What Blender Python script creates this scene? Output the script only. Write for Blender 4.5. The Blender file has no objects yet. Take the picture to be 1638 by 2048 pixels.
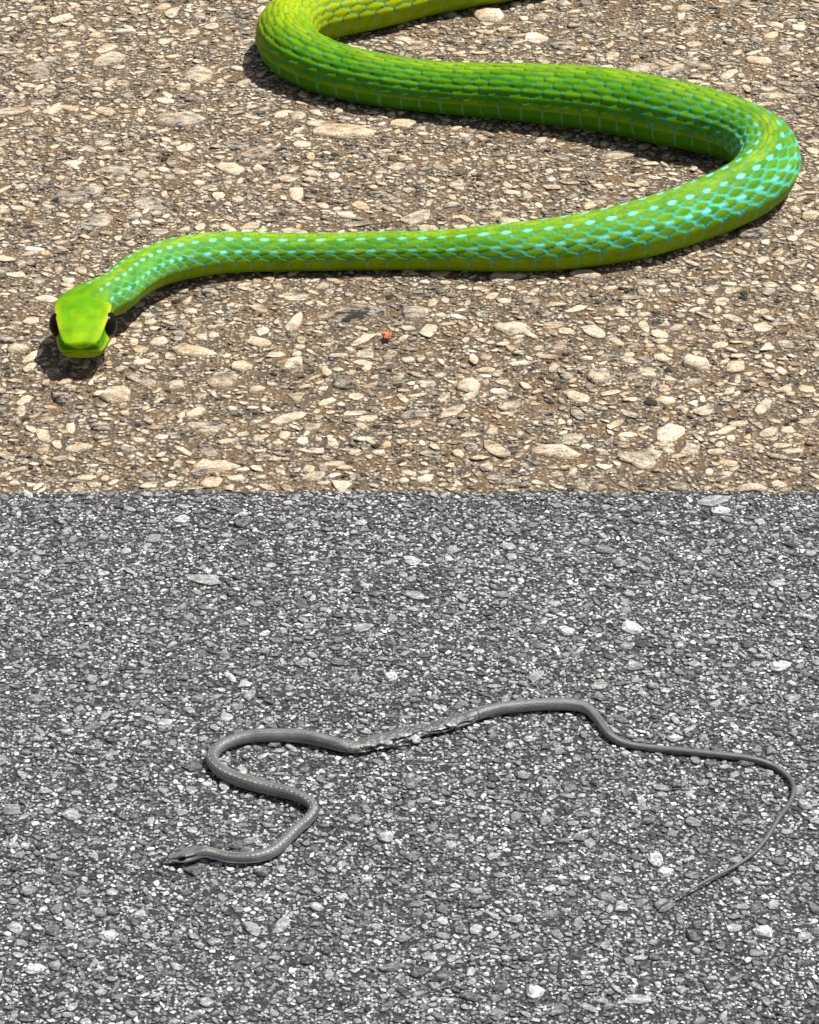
import bpy, math, random
import numpy as np
from mathutils import Vector

rng = np.random.default_rng(7)
random.seed(7)
scene = bpy.context.scene
COL = scene.collection

# ------------------------------------------------------------------ camera
CAM_H = 0.85                       # metres above the road
PITCH = math.radians(35.0)         # looking down
VFOV = math.radians(20.0)
PW, PH = 1638.0, 2048.0
FPX = (PH / 2) / math.tan(VFOV / 2)
cam_d = bpy.data.cameras.new('camera')
cam = bpy.data.objects.new('camera', cam_d)
COL.objects.link(cam)
cam.location = (0, 0, CAM_H)
cam.rotation_euler = (math.pi / 2 - PITCH, 0, 0)
cam_d.sensor_fit = 'VERTICAL'
cam_d.angle = VFOV
cam_d.clip_start = 0.02
cam_d.clip_end = 2000
scene.camera = cam

# ------------------------------------------------------------------ sky and sun
SUN_EL = math.radians(67)
SUN_AZ = math.radians(74)          # clockwise from +Y (away from camera) to +X (right)
world = bpy.data.worlds.new('World')
scene.world = world
world.use_nodes = True
wn = world.node_tree
wn.nodes.clear()
sky = wn.nodes.new('ShaderNodeTexSky')
sky.sky_type = 'NISHITA'
sky.sun_disc = False
sky.sun_elevation = SUN_EL
sky.sun_rotation = SUN_AZ
sky.dust_density = 3.0
hs = wn.nodes.new('ShaderNodeHueSaturation')
hs.inputs['Saturation'].default_value = 0.45
bg = wn.nodes.new('ShaderNodeBackground')
bg.inputs['Strength'].default_value = 0.06
wo = wn.nodes.new('ShaderNodeOutputWorld')
wn.links.new(sky.outputs[0], hs.inputs['Color'])
wn.links.new(hs.outputs[0], bg.inputs[0])
wn.links.new(bg.outputs[0], wo.inputs[0])

sun_d = bpy.data.lights.new('sun', 'SUN')
sun_d.energy = 4.6
sun_d.angle = math.radians(0.53)
sun_d.color = (1.0, 0.965, 0.91)
sun = bpy.data.objects.new('sun', sun_d)
COL.objects.link(sun)
sdir = Vector((math.sin(SUN_AZ) * math.cos(SUN_EL), math.cos(SUN_AZ) * math.cos(SUN_EL), math.sin(SUN_EL)))
sun.rotation_euler = sdir.to_track_quat('Z', 'Y').to_euler()
sun.location = sdir * 5

vs = scene.view_settings
vs.view_transform = 'Standard'
vs.look = 'None'
vs.exposure = 0.6
vs.gamma = 1.0
vs.use_curve_mapping = False
scene.render.engine = 'CYCLES'
scene.cycles.max_bounces = 6
scene.cycles.use_denoising = True


# ------------------------------------------------------------------ placing
def at(px, py, z=0.0):
    """point of the place at height z that the photograph shows at (px, py)"""
    dx = (px - PW / 2) / FPX
    dy = -(py - PH / 2) / FPX
    d = np.array([dx, math.cos(PITCH) + dy * math.sin(PITCH), -math.sin(PITCH) + dy * math.cos(PITCH)])
    t = (z - CAM_H) / d[2]
    return np.array([0, 0, CAM_H]) + t * d


def pix(P):
    """photograph pixel of points P (n,3)"""
    P = np.asarray(P, float)
    x, y, z = P[:, 0], P[:, 1], P[:, 2] - CAM_H
    dep = y * math.cos(PITCH) - z * math.sin(PITCH)
    up = y * math.sin(PITCH) + z * math.cos(PITCH)
    return np.stack([PW / 2 + FPX * x / dep, PH / 2 - FPX * up / dep], 1)


def px_per_m(P):
    return FPX / (P[1] * math.cos(PITCH) - (P[2] - CAM_H) * math.sin(PITCH))


SEAM_Y = float(at(PW / 2, 983)[1])


# ------------------------------------------------------------------ materials
def new_mat(name):
    m = bpy.data.materials.new(name)
    m.use_nodes = True
    nt = m.node_tree
    nt.nodes.clear()
    out = nt.nodes.new('ShaderNodeOutputMaterial')
    b = nt.nodes.new('ShaderNodeBsdfPrincipled')
    nt.links.new(b.outputs[0], out.inputs[0])
    return m, nt, b


def nd(nt, typ, **kw):
    n = nt.nodes.new(typ)
    for k, v in kw.items():
        setattr(n, k, v)
    return n


def ramp(nt, fac, stops, interp='LINEAR'):
    r = nt.nodes.new('ShaderNodeValToRGB')
    cr = r.color_ramp
    cr.interpolation = interp
    while len(cr.elements) < len(stops):
        cr.elements.new(0.5)
    for e, (p, c) in zip(cr.elements, stops):
        e.position = p
        e.color = (c, c, c, 1) if isinstance(c, (int, float)) else (*c, 1)
    nt.links.new(fac, r.inputs[0])
    return r.outputs[0]


def mixc(nt, fac, a, b, mode='MIX'):
    n = nt.nodes.new('ShaderNodeMix')
    n.data_type = 'RGBA'
    n.blend_type = mode
    for sock, v in ((n.inputs[0], fac), (n.inputs[6], a), (n.inputs[7], b)):
        if isinstance(v, (int, float)):
            sock.default_value = v if sock.type == 'VALUE' else (v, v, v, 1)
        elif isinstance(v, tuple):
            sock.default_value = (*v, 1)
        else:
            nt.links.new(v, sock)
    return n.outputs[2]


def math_n(nt, op, a, b=None):
    n = nt.nodes.new('ShaderNodeMath')
    n.operation = op
    for i, v in enumerate((a, b)):
        if v is None:
            continue
        if isinstance(v, (int, float)):
            n.inputs[i].default_value = v
        else:
            nt.links.new(v, n.inputs[i])
    return n.outputs[0]


def noise(nt, vec, scale, detail=3.0, rough=0.55, sx=1.0, sy=1.0, sz=1.0):
    mp = nt.nodes.new('ShaderNodeMapping')
    mp.inputs['Scale'].default_value = (sx, sy, sz)
    nt.links.new(vec, mp.inputs['Vector'])
    n = nt.nodes.new('ShaderNodeTexNoise')
    n.inputs['Scale'].default_value = scale
    n.inputs['Detail'].default_value = detail
    n.inputs['Roughness'].default_value = rough
    nt.links.new(mp.outputs[0], n.inputs['Vector'])
    return n.outputs['Fac']


def bump(nt, b, height, strength, dist):
    n = nt.nodes.new('ShaderNodeBump')
    n.inputs['Strength'].default_value = strength
    n.inputs['Distance'].default_value = dist
    nt.links.new(height, n.inputs['Height'])
    nt.links.new(n.outputs[0], b.inputs['Normal'])


def stone_material(name, stops, mottle, warm=True, grain=330):
    m, nt, b = new_mat(name)
    geo = nd(nt, 'ShaderNodeNewGeometry').outputs['Position']
    tone = nd(nt, 'ShaderNodeAttribute', attribute_name='tone').outputs['Fac']
    own = nd(nt, 'ShaderNodeAttribute', attribute_type='OBJECT', attribute_name='tone_shift').outputs['Fac']
    t = math_n(nt, 'ADD', tone, own)
    # mineral patches and bands shift the tone inside one stone
    n1 = noise(nt, geo, grain, 5, 0.7, 0.45, 1.0, 1.0)
    if warm:
        nb = noise(nt, geo, 48, 3, 0.6, 0.7)
        t = math_n(nt, 'ADD', t, math_n(nt, 'MULTIPLY', math_n(nt, 'SUBTRACT', nb, 0.5), 1.7))
    t2 = math_n(nt, 'ADD', t, math_n(nt, 'MULTIPLY', math_n(nt, 'SUBTRACT', n1, 0.5), mottle))
    t2 = math_n(nt, 'MINIMUM', math_n(nt, 'MAXIMUM', t2, 0.0), 1.0)
    c = ramp(nt, t2, stops)
    # fine dark and pale specks
    n2 = noise(nt, geo, 1100, 3, 0.75, 0.7)
    sp = ramp(nt, n2, [(0.34, 0.30), (0.46, 0.88), (0.56, 1.08), (0.68, 1.5)])
    c = mixc(nt, 0.8, c, sp, 'MULTIPLY')
    if warm:
        n3 = noise(nt, geo, 55, 5, 0.65)
        soil = ramp(nt, n3, [(0.46, 0.0), (0.66, 0.75)])
        c = mixc(nt, soil, c, mixc(nt, 0.75, c, (0.80, 0.52, 0.25), 'MULTIPLY'))
    nt.links.new(c, b.inputs['Base Color'])
    b.inputs['Roughness'].default_value = 0.62
    b.inputs['Specular IOR Level'].default_value = 0.4
    hgt = math_n(nt, 'ADD', noise(nt, geo, 900, 5, 0.65), math_n(nt, 'MULTIPLY', n1, 1.2))
    bump(nt, b, hgt, 1.0, 0.0013 if warm else 0.0007)
    return m


def binder_material(name, cells, stops, soil_col, soil_amt):
    """bitumen with grit: small cells of grit, each with its own tone, in a dark film"""
    m, nt, b = new_mat(name)
    geo = nd(nt, 'ShaderNodeNewGeometry').outputs['Position']
    warp = nd(nt, 'ShaderNodeVectorMath', operation='ADD')
    nz = nd(nt, 'ShaderNodeTexNoise')
    nz.inputs['Scale'].default_value = cells * 1.3
    nt.links.new(geo, nz.inputs['Vector'])
    sc = nd(nt, 'ShaderNodeVectorMath', operation='SCALE')
    sc.inputs['Scale'].default_value = 0.8 / cells
    nt.links.new(nz.outputs['Color'], sc.inputs[0])
    nt.links.new(geo, warp.inputs[0])
    nt.links.new(sc.outputs[0], warp.inputs[1])
    v = nd(nt, 'ShaderNodeTexVoronoi')
    v.inputs['Scale'].default_value = cells
    nt.links.new(warp.outputs[0], v.inputs['Vector'])
    sep = nd(nt, 'ShaderNodeSeparateColor')
    nt.links.new(v.outputs['Color'], sep.inputs[0])
    c = ramp(nt, sep.outputs[0], stops)
    film = ramp(nt, v.outputs['Distance'], [(0.35, 0.0), (0.62, 1.0)])
    c = mixc(nt, film, c, stops[0][1])
    n2 = noise(nt, geo, 1700, 3, 0.7)
    c = mixc(nt, 0.7, c, ramp(nt, n2, [(0.3, 0.5), (0.5, 1.0), (0.7, 1.4)]), 'MULTIPLY')
    if soil_amt > 0:
        n3 = noise(nt, geo, 60, 5, 0.6)
        soil = ramp(nt, n3, [(0.42, 0.0), (0.66, soil_amt)])
        c = mixc(nt, soil, c, soil_col)
    nt.links.new(c, b.inputs['Base Color'])
    b.inputs['Roughness'].default_value = 0.8
    hgt = math_n(nt, 'SUBTRACT', math_n(nt, 'MULTIPLY', noise(nt, geo, 1200, 4, 0.7), 0.6), math_n(nt, 'MULTIPLY', v.outputs['Distance'], 1.0))
    bump(nt, b, hgt, 1.0, 0.8 / cells)
    return m


WARM = [(0.00, (0.030, 0.025, 0.019)), (0.08, (0.10, 0.083, 0.060)), (0.17, (0.22, 0.205, 0.18)),
        (0.28, (0.32, 0.305, 0.27)), (0.36, (0.29, 0.215, 0.125)), (0.46, (0.41, 0.385, 0.33)),
        (0.56, (0.50, 0.40, 0.26)), (0.66, (0.56, 0.515, 0.43)), (0.77, (0.66, 0.54, 0.36)),
        (0.84, (0.58, 0.43, 0.28)), (0.91, (0.66, 0.565, 0.42)), (1.00, (0.75, 0.68, 0.555))]
GREY = [(0.00, 0.032), (0.10, 0.075), (0.30, 0.155), (0.52, 0.24), (0.70, 0.34), (0.86, 0.48), (1.00, 0.66)]
MAT_WARM = stone_material('warm_stone', WARM, 2.9, grain=300)
MAT_GREY = stone_material('grey_stone', GREY, 1.9, warm=False, grain=520)
MAT_WBIND = binder_material('warm_binder', 480, [(0.0, (0.075, 0.058, 0.040)), (0.3, (0.17, 0.135, 0.092)), (0.6, (0.30, 0.25, 0.18)),
                                                 (0.85, (0.48, 0.40, 0.29)), (1.0, (0.64, 0.56, 0.43))], (0.20, 0.115, 0.042), 0.65)
MAT_GBIND = binder_material('grey_binder', 620, [(0.0, 0.024), (0.3, 0.09), (0.6, 0.19), (0.80, 0.32), (0.92, 0.52), (1.0, 0.72)], (0.1, 0.1, 0.1), 0.0)


# ------------------------------------------------------------------ mesh helpers
def mesh_np(name, V, tris=None, quads=None, attrs=None, smooth=False):
    me = bpy.data.meshes.new(name)
    V = np.asarray(V, np.float32)
    me.vertices.add(len(V))
    me.vertices.foreach_set('co', V.ravel())
    loops, starts, tot, pos = [], [], [], 0
    for F, k in ((quads, 4), (tris, 3)):
        if F is None or len(F) == 0:
            continue
        F = np.asarray(F, np.int32)
        loops.append(F.ravel())
        starts.append(pos + np.arange(len(F), dtype=np.int32) * k)
        pos += F.size
    loops = np.concatenate(loops)
    starts = np.concatenate(starts)
    me.loops.add(len(loops))
    me.loops.foreach_set('vertex_index', loops)
    me.polygons.add(len(starts))
    me.polygons.foreach_set('loop_start', starts)
    me.update(calc_edges=True)
    me.polygons.foreach_set('use_smooth', np.full(len(starts), bool(smooth)))
    for an, (typ, data) in (attrs or {}).items():
        a = me.attributes.new(an, typ, 'POINT')
        if typ == 'FLOAT':
            a.data.foreach_set('value', np.asarray(data, np.float32).ravel())
        else:
            a.data.foreach_set('color', np.asarray(data, np.float32).ravel())
    me.validate()
    return me


def link(name, me, mat=None, parent=None, **props):
    o = bpy.data.objects.new(name, me)
    COL.objects.link(o)
    if mat is not None and len(me.materials) == 0:
        me.materials.append(mat)
    if parent is not None:
        o.parent = parent
    for k, v in props.items():
        o[k] = v
    return o


def hash2(ix, iy, seed):
    h = (ix.astype(np.int64) * 374761393 + iy.astype(np.int64) * 668265263 + seed * 1442695041) & 0x7fffffff
    h = ((h ^ (h >> 13)) * 1274126177) & 0x7fffffff
    return ((h ^ (h >> 16)) & 0xffffff) / float(0xffffff)


def vnoise(x, y, seed=0):
    ix, iy = np.floor(x), np.floor(y)
    fx, fy = x - ix, y - iy
    fx = fx * fx * (3 - 2 * fx)
    fy = fy * fy * (3 - 2 * fy)
    a, b = hash2(ix, iy, seed), hash2(ix + 1, iy, seed)
    c, d = hash2(ix, iy + 1, seed), hash2(ix + 1, iy + 1, seed)
    return (a * (1 - fx) + b * fx) * (1 - fy) + (c * (1 - fx) + d * fx) * fy


def sstep(a, b, x):
    t = np.clip((x - a) / (b - a), 0, 1)
    return t * t * (3 - 2 * t)


# ------------------------------------------------------------------ ground
def ground_z(x, y):
    """gentle unevenness of the laid surface, shared by both pavements"""
    return 0.0026 * (vnoise(x * 26 + 9, y * 26, 3) - 0.5) + 0.0014 * (vnoise(x * 110, y * 110, 15) - 0.5) + 0.0010 * (vnoise(x * 60, y * 60 + 4, 5) - 0.5)


gm = mesh_np('ground', [(-600, -600, -0.02), (600, -600, -0.02), (600, 600, -0.02), (-600, 600, -0.02)], quads=[(0, 1, 2, 3)])
link('ground', gm, MAT_GBIND, kind='structure')


def sheet(name, x0, x1, y0, y1, fx, fy, step, mat, label):
    def axis(lo, hi, a, b):
        fine = np.arange(a, b + step / 2, step)
        left = np.linspace(lo, a, 6)[:-1] if lo < a - 1e-6 else np.array([])
        right = np.linspace(fine[-1], hi, 6)[1:] if hi > fine[-1] + 1e-6 else np.array([])
        return np.concatenate([left, fine, right])
    xs, ys = axis(x0, x1, *fx), axis(y0, y1, *fy)
    X, Y = np.meshgrid(xs, ys)
    Z = ground_z(X, Y) + 0.0007 * (vnoise(X * 300, Y * 300, 11) - 0.5) - 0.0004
    nx, ny = len(xs), len(ys)
    idx = np.arange(nx * ny).reshape(ny, nx)
    q = np.stack([idx[:-1, :-1], idx[:-1, 1:], idx[1:, 1:], idx[1:, :-1]], -1).reshape(-1, 4)
    me = mesh_np(name, np.stack([X, Y, Z], -1).reshape(-1, 3), quads=q, smooth=True)
    return link(name, me, mat, kind='structure', label=label)


G_X, G_Y = (-0.29, 0.29), (0.78, SEAM_Y)
W_X, W_Y = (-0.40, 0.40), (SEAM_Y, 2.02)
grey_road = sheet('asphalt_road', -3, 3, -2.0, SEAM_Y, G_X, (0.78, SEAM_Y), 0.003, MAT_GBIND, 'dark grey asphalt road with pale stone chips')
warm_road = sheet('stone_chip_road', -3, 3, SEAM_Y, 6.0, W_X, (SEAM_Y, 2.02), 0.004, MAT_WBIND, 'warm brown worn road of coarse stone chips')


# ------------------------------------------------------------------ stones
def stone_proto(n, seed, rings):
    r = np.random.default_rng(seed)
    k = r.integers(4, 8)
    ph = np.sort(r.uniform(0, 2 * np.pi, k) * 0.35 + np.linspace(0, 2 * np.pi, k, endpoint=False) * 1.0)
    dk = r.uniform(0.62, 1.0, k)
    th = np.linspace(0, 2 * np.pi, n, endpoint=False) + r.uniform(-0.5, 0.5, n) * 2 * np.pi / n * 0.6
    rr = np.full(n, 1.12)
    for p, d in zip(ph, dk):
        c = np.cos(th - p)
        rr = np.where(c > 0.05, np.minimum(rr, d / np.maximum(c, 0.05)), rr)
    rr *= r.uniform(0.84, 1.10, n)
    V = [np.stack([rr * 0.96 * np.cos(th), rr * 0.96 * np.sin(th), np.full(n, -1.0)], 1),
         np.stack([rr * np.cos(th), rr * np.sin(th), r.uniform(0.0, 0.5, n)], 1)]
    if rings == 2:
        q = r.uniform(0.55, 0.86, n)
        V.append(np.stack([rr * q * np.cos(th), rr * q * np.sin(th), r.uniform(0.72, 1.08, n)], 1))
    V.append(np.array([[r.uniform(-.2, .2), r.uniform(-.2, .2), r.uniform(0.85, 1.15)]]))
    V = np.concatenate(V)
    T = []
    i = np.arange(n)
    j = (i + 1) % n
    for g in range(rings):
        a, b = g * n, (g + 1) * n
        T += [np.stack([a + i, a + j, b + j], 1), np.stack([a + i, b + j, b + i], 1)]
    top = rings * n
    T.append(np.stack([top + i, top + j, np.full(n, len(V) - 1)], 1))
    return V, np.concatenate(T)


BIG = [stone_proto(10, 100 + k, 2) for k in range(28)]
SMALL = [stone_proto(7, 300 + k, 1) for k in range(28)]


class Packer:
    def __init__(self, x, y, res):
        self.x0, self.y0, self.res = x[0], y[0], res
        self.occ = np.zeros((int((y[1] - y[0]) / res) + 1, int((x[1] - x[0]) / res) + 1), bool)
        a = np.linspace(0, 2 * np.pi, 10, endpoint=False)
        self.ring = np.concatenate([np.stack([np.cos(a), np.sin(a)], 1), 0.5 * np.stack([np.cos(a[::2]), np.sin(a[::2])], 1), [[0, 0]]])

    def put(self, cx, cy, a, b, ang, slack=0.78, force=False):
        H, W = self.occ.shape
        ca, sa = math.cos(ang), math.sin(ang)
        px = self.ring[:, 0] * a * slack
        py = self.ring[:, 1] * b * slack
        ix = ((cx + px * ca - py * sa - self.x0) / self.res).astype(int)
        iy = ((cy + px * sa + py * ca - self.y0) / self.res).astype(int)
        np.clip(ix, 0, W - 1, out=ix)
        np.clip(iy, 0, H - 1, out=iy)
        if not force and self.occ[iy, ix].any():
            return False
        R = max(a, b)
        u0, u1 = max(int((cx - R - self.x0) / self.res), 0), min(int((cx + R - self.x0) / self.res) + 2, W)
        v0, v1 = max(int((cy - R - self.y0) / self.res), 0), min(int((cy + R - self.y0) / self.res) + 2, H)
        X = np.arange(u0, u1) * self.res + self.x0 - cx
        Y = (np.arange(v0, v1) * self.res + self.y0 - cy)[:, None]
        p = (X * ca + Y * sa) / a
        q = (-X * sa + Y * ca) / b
        self.occ[v0:v1, u0:u1] |= (p * p + q * q) < 0.92
        return True


def scatter(x, y, classes, res, flat, seed, fixed=(), align=0.0, big_from=1.0, pits=0, pit_size=1.0, big_tone=(.25, .9)):
    """classes: (semi-axis low, high, tries, aspect max); big ones first"""
    r = np.random.default_rng(seed)
    pk = Packer(x, y, res)
    out = []
    for (cx, cy, a, b, ang, h, tone) in fixed:
        pk.put(cx, cy, a, b, ang, force=True)
        out.append((cx, cy, a, b, ang, h, tone))
    for _ in range(pits):          # pockets where the chips have been plucked out
        pk.put(r.uniform(*x), r.uniform(*y), r.uniform(.002, .0055) * pit_size, r.uniform(.0012, .0022) * pit_size, r.uniform(-.6, .6), force=True)
    for lo, hi, tries, asp in classes:
        A = np.sort(lo + (hi - lo) * r.random(tries) ** 1.8)[::-1]
        CX, CY = r.uniform(x[0], x[1], tries), r.uniform(y[0], y[1], tries)
        B = A / r.uniform(1.05, asp, tries)
        ANG = r.uniform(-1, 1, tries) * (np.pi / 2) * (1 - align * r.random(tries))
        Hh = B * r.uniform(flat[0], flat[1], tries)
        TN = r.random(tries)
        if hi > big_from:
            TN = big_tone[0] + (big_tone[1] - big_tone[0]) * TN
        for q in range(tries):
            if pk.put(CX[q], CY[q], A[q], B[q], ANG[q]):
                out.append((CX[q], CY[q], A[q], B[q], ANG[q], Hh[q], TN[q]))
    return np.array(out)


def build_stones(S, road, mat, seam_side, n_parts, smooth, small_below, keep_out):
    """S rows: x y a b angle height tone.  The n_parts that show largest become parts, the rest one part."""
    N = len(S)
    gz = ground_z(S[:, 0], S[:, 1])
    P = np.stack([S[:, 0], S[:, 1], gz], 1)
    uv = pix(P)
    dep = P[:, 1] * math.cos(PITCH) + (CAM_H - gz) * math.sin(PITCH)
    area = S[:, 2] * S[:, 3] / dep ** 2
    inside = (uv[:, 0] > 0) & (uv[:, 0] < PW) & (uv[:, 1] > 0) & (uv[:, 1] < PH)
    clear = np.abs(S[:, 1] - SEAM_Y) > S[:, 2] * 1.15
    ok = inside & clear & ~keep_out(uv)
    order = np.argsort(np.where(ok, -area, 1))
    parts = order[:n_parts]
    is_part = np.zeros(N, bool)
    is_part[parts] = True
    r = np.random.default_rng(N)
    kind = r.integers(0, 28, N)
    tilt = r.normal(0, 0.075, (N, 2))
    # parts share a handful of meshes
    metas = []
    for V, T in BIG:
        metas.append(mesh_np('stone', V, tris=T, attrs={'tone': ('FLOAT', np.zeros(len(V)))}, smooth=smooth))
        metas[-1].materials.append(mat)
    for q in parts:
        o = bpy.data.objects.new('stone', metas[kind[q]])
        COL.objects.link(o)
        o.parent = road
        o.location = (S[q, 0], S[q, 1], gz[q])
        o.scale = (S[q, 2], S[q, 3], S[q, 5])
        o.rotation_euler = (tilt[q, 0] * 0.6, tilt[q, 1] * 0.6, S[q, 4])
        o['tone_shift'] = float(S[q, 6])
    # the rest, joined
    Vs, Ts, Tn, off = [], [], [], 0
    big = S[:, 2] >= small_below
    for lib, sel in ((BIG, big), (SMALL, ~big)):
        for k, (V, T) in enumerate(lib):
            ids = np.where(sel & ~is_part & (kind == k))[0]
            if len(ids) == 0:
                continue
            s = S[ids]
            lx = V[None, :, 0] * s[:, 2, None]
            ly = V[None, :, 1] * s[:, 3, None]
            lz = V[None, :, 2] * s[:, 5, None]
            ca, sa = np.cos(s[:, 4, None]), np.sin(s[:, 4, None])
            X = lx * ca - ly * sa
            Y = lx * sa + ly * ca
            Z = lz + X * tilt[ids, 0, None] + Y * tilt[ids, 1, None] + gz[ids, None]
            X = X + s[:, 0, None]
            Y = Y + s[:, 1, None]
            Y = np.minimum(Y, SEAM_Y) if seam_side < 0 else np.maximum(Y, SEAM_Y)
            Vs.append(np.stack([X, Y, Z], -1).reshape(-1, 3))
            Ts.append((T[None] + (off + np.arange(len(ids)) * len(V))[:, None, None]).reshape(-1, 3))
            Tn.append(np.repeat(s[:, 6], len(V)))
            off += len(ids) * len(V)
    me = mesh_np('stone_chips', np.concatenate(Vs), tris=np.concatenate(Ts), attrs={'tone': ('FLOAT', np.concatenate(Tn))}, smooth=smooth)
    return link('stone_chips', me, mat, parent=road, kind='stuff', tone_shift=0.0)


# ------------------------------------------------------------------ snakes: traced centre lines (photo px: x, y, thickness)
GREEN_PX = [(232, 584, 84), (262, 558, 84), (298, 537, 84), (340, 521, 86), (392, 511, 85), (461, 504, 83), (560, 504, 77), (665, 503, 76),
            (770, 501, 77), (877, 500, 80), (960, 497, 90), (1040, 493, 99), (1115, 487, 105), (1186, 477, 109), (1262, 462, 114), (1332, 443, 117), (1400, 420, 119),
            (1466, 392, 121), (1514, 362, 124), (1537, 328, 127), (1524, 293, 130), (1482, 265, 133), (1416, 243, 136), (1332, 224, 139), (1262, 209, 138), (1186, 197, 134), (1110, 190, 128),
            (1040, 185, 121), (970, 181, 115), (900, 177, 110), (830, 170, 109), (760, 160, 110), (685, 144, 113), (625, 123, 118), (583, 97, 124), (572, 66, 128),
            (596, 37, 126), (660, 16, 120), (753, 0, 112), (863, -27, 110), (1009, -53, 108), (1150, -75, 104), (1290, -82, 98), (1420, -74, 88),
            (1540, -66, 76), (1680, -72, 60), (1820, -92, 42), (1950, -120, 24), (2050, -150, 7)]
GREY_PX = [(408, 1703, 23), (430, 1707, 22), (459, 1714, 23), (507, 1714, 24), (544, 1703, 25), (569, 1683, 25), (593, 1659, 25), (615, 1640, 24),
           (628, 1619, 24), (615, 1601, 25), (581, 1586, 27), (544, 1577, 29), (508, 1568, 30), (471, 1556, 30), (442, 1541, 28), (424, 1519, 27), (432, 1500, 26),
           (456, 1485, 26), (495, 1473, 27), (532, 1470, 28), (593, 1471, 29), (642, 1480, 28), (689, 1491, 27), (738, 1486, 28), (774, 1477, 28), (811, 1465, 25),
           (848, 1458, 24), (884, 1450, 25), (921, 1438, 26), (962, 1426, 24), (1006, 1416, 25), (1078, 1409, 25), (1136, 1408, 25), (1171, 1415, 24), (1191, 1432, 21),
           (1206, 1453, 19), (1222, 1472, 17), (1249, 1486, 14.5), (1292, 1494, 13.5), (1370, 1502, 13.5), (1448, 1510, 13), (1506, 1518, 12.5), (1545, 1531, 12), (1576, 1553, 11.5),
           (1588, 1578, 11), (1580, 1605, 10), (1557, 1637, 10), (1534, 1675, 9), (1506, 1707, 8), (1467, 1734, 7), (1421, 1757, 5.5), (1374, 1783, 4), (1335, 1802, 3), (1312, 1818, 1.6)]


GREEN_PX = [(x, y, t * (0.9 if 21 <= i <= 36 else 0.96)) for i, (x, y, t) in enumerate(GREEN_PX)]
GREY_PX = [(x, y, max(t * 0.93, 2.4)) for (x, y, t) in GREY_PX]


def near_line(pts, margin):
    A = np.array(pts, float)

    def f(uv):
        d = np.full(len(uv), 1e9)
        for (x, y, t) in A:
            d = np.minimum(d, np.hypot(uv[:, 0] - x, uv[:, 1] - y) - t / 2 * margin)
        return d < 0
    return f


hide_green = near_line(GREEN_PX, 1.3)
hide_grey = near_line(GREY_PX, 1.6)

# stones that stand out in the photograph: px, py, long, short semi-axes in px, angle, height m, tone
def fx(px, py, l, s, ang, h, tone):
    p = at(px, py)
    k = px_per_m(p)
    return (p[0], p[1], l / k, s / k / 0.55, ang, h, tone)


FIX_W = [fx(150, 390, 60, 18, 0.1, .003, .30), fx(360, 240, 62, 18, 0.1, .0035, .52), fx(680, 265, 70, 18, -.1, .003, .60),
         fx(700, 630, 72, 20, 0.0, .0025, .27), fx(585, 735, 24, 16, -.2, .004, .80), fx(38, 697, 25, 8, -.15, .003, .84),
         fx(940, 775, 32, 14, .2, .003, .70), fx(1110, 905, 60, 13, -.1, .003, .72), fx(1390, 725, 36, 16, -.2, .004, .86),
         fx(250, 65, 26, 6, .1, .002, .88), fx(690, 765, 30, 14, 0, .002, .24), fx(1200, 755, 26, 16, 0, .003, .48),
         fx(1480, 275, 50, 16, 0, .003, .5), fx(985, 35, 36, 16, -.3, .004, .8), fx(240, 795, 36, 16, .1, .003, .55),
         fx(125, 795, 26, 18, .6, .003, .33), fx(430, 935, 46, 13, 0, .003, .78), fx(1020, 660, 40, 12, .2, .003, .72)]
FIX_G = [fx(405, 1157, 42, 12, -.15, .0008, .60), fx(1430, 1000, 46, 10, .1, .0008, .60), fx(1130, 1265, 20, 10, -.6, .002, .90),
         fx(1262, 1260, 24, 11, -.2, .002, .86), fx(1070, 1985, 18, 13, .1, .002, .93), fx(785, 1350, 16, 7, 0, .002, .93),
         fx(1330, 1750, 20, 8, -.1, .002, .92), fx(1190, 1625, 15, 7, .3, .002, .93), fx(1310, 1720, 22, 11, -.6, .002, .84),
         fx(215, 1872, 22, 9, 0, .002, .86), fx(70, 1940, 20, 10, .1, .002, .85), fx(1440, 1022, 22, 8, .3, .002, .9),
         fx(1530, 1870, 26, 10, .2, .002, .86), fx(330, 1450, 20, 8, .1, .002, .8),
         fx(1560, 1330, 22, 10, .3, .002, .85)]

SW = scatter(W_X, W_Y, [(0.0065, 0.0140, 560, 2.6), (0.0034, 0.0066, 8000, 2.6), (0.0019, 0.0036, 42000, 2.3), (0.0011, 0.0020, 46000, 1.9)],
             0.0006, (0.08, 0.27), 21, FIX_W, 0.6, 0.005, 900, 1.0)
SG = scatter(G_X, G_Y, [(0.0034, 0.0056, 260, 1.9), (0.0019, 0.0036, 6500, 2.2), (0.0010, 0.0020, 42000, 2.1), (0.00065, 0.0010, 40000, 1.7)],
             0.00035, (0.16, 0.48), 22, FIX_G, 0.45, 0.003, 700, 0.6, (.08, .74))
build_stones(SW, warm_road, MAT_WARM, 1, 300, True, 0.0026, hide_green)
build_stones(SG, grey_road, MAT_GREY, -1, 300, False, 0.0016, hide_grey)


def ring(x, y, inner_x, inner_y, n, lo, hi, seed):
    r = np.random.default_rng(seed)
    S = np.stack([r.uniform(*x, n), r.uniform(*y, n), lo + (hi - lo) * r.random(n) ** 2, np.zeros(n), r.uniform(-1.2, 1.2, n), np.zeros(n), r.random(n)], 1)
    S[:, 3] = S[:, 2] / r.uniform(1.1, 2.3, n)
    S[:, 5] = S[:, 3] * r.uniform(.15, .4, n)
    keep = (S[:, 0] < inner_x[0]) | (S[:, 0] > inner_x[1]) | (S[:, 1] < inner_y[0]) | (S[:, 1] > inner_y[1])
    return S[keep]


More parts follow.
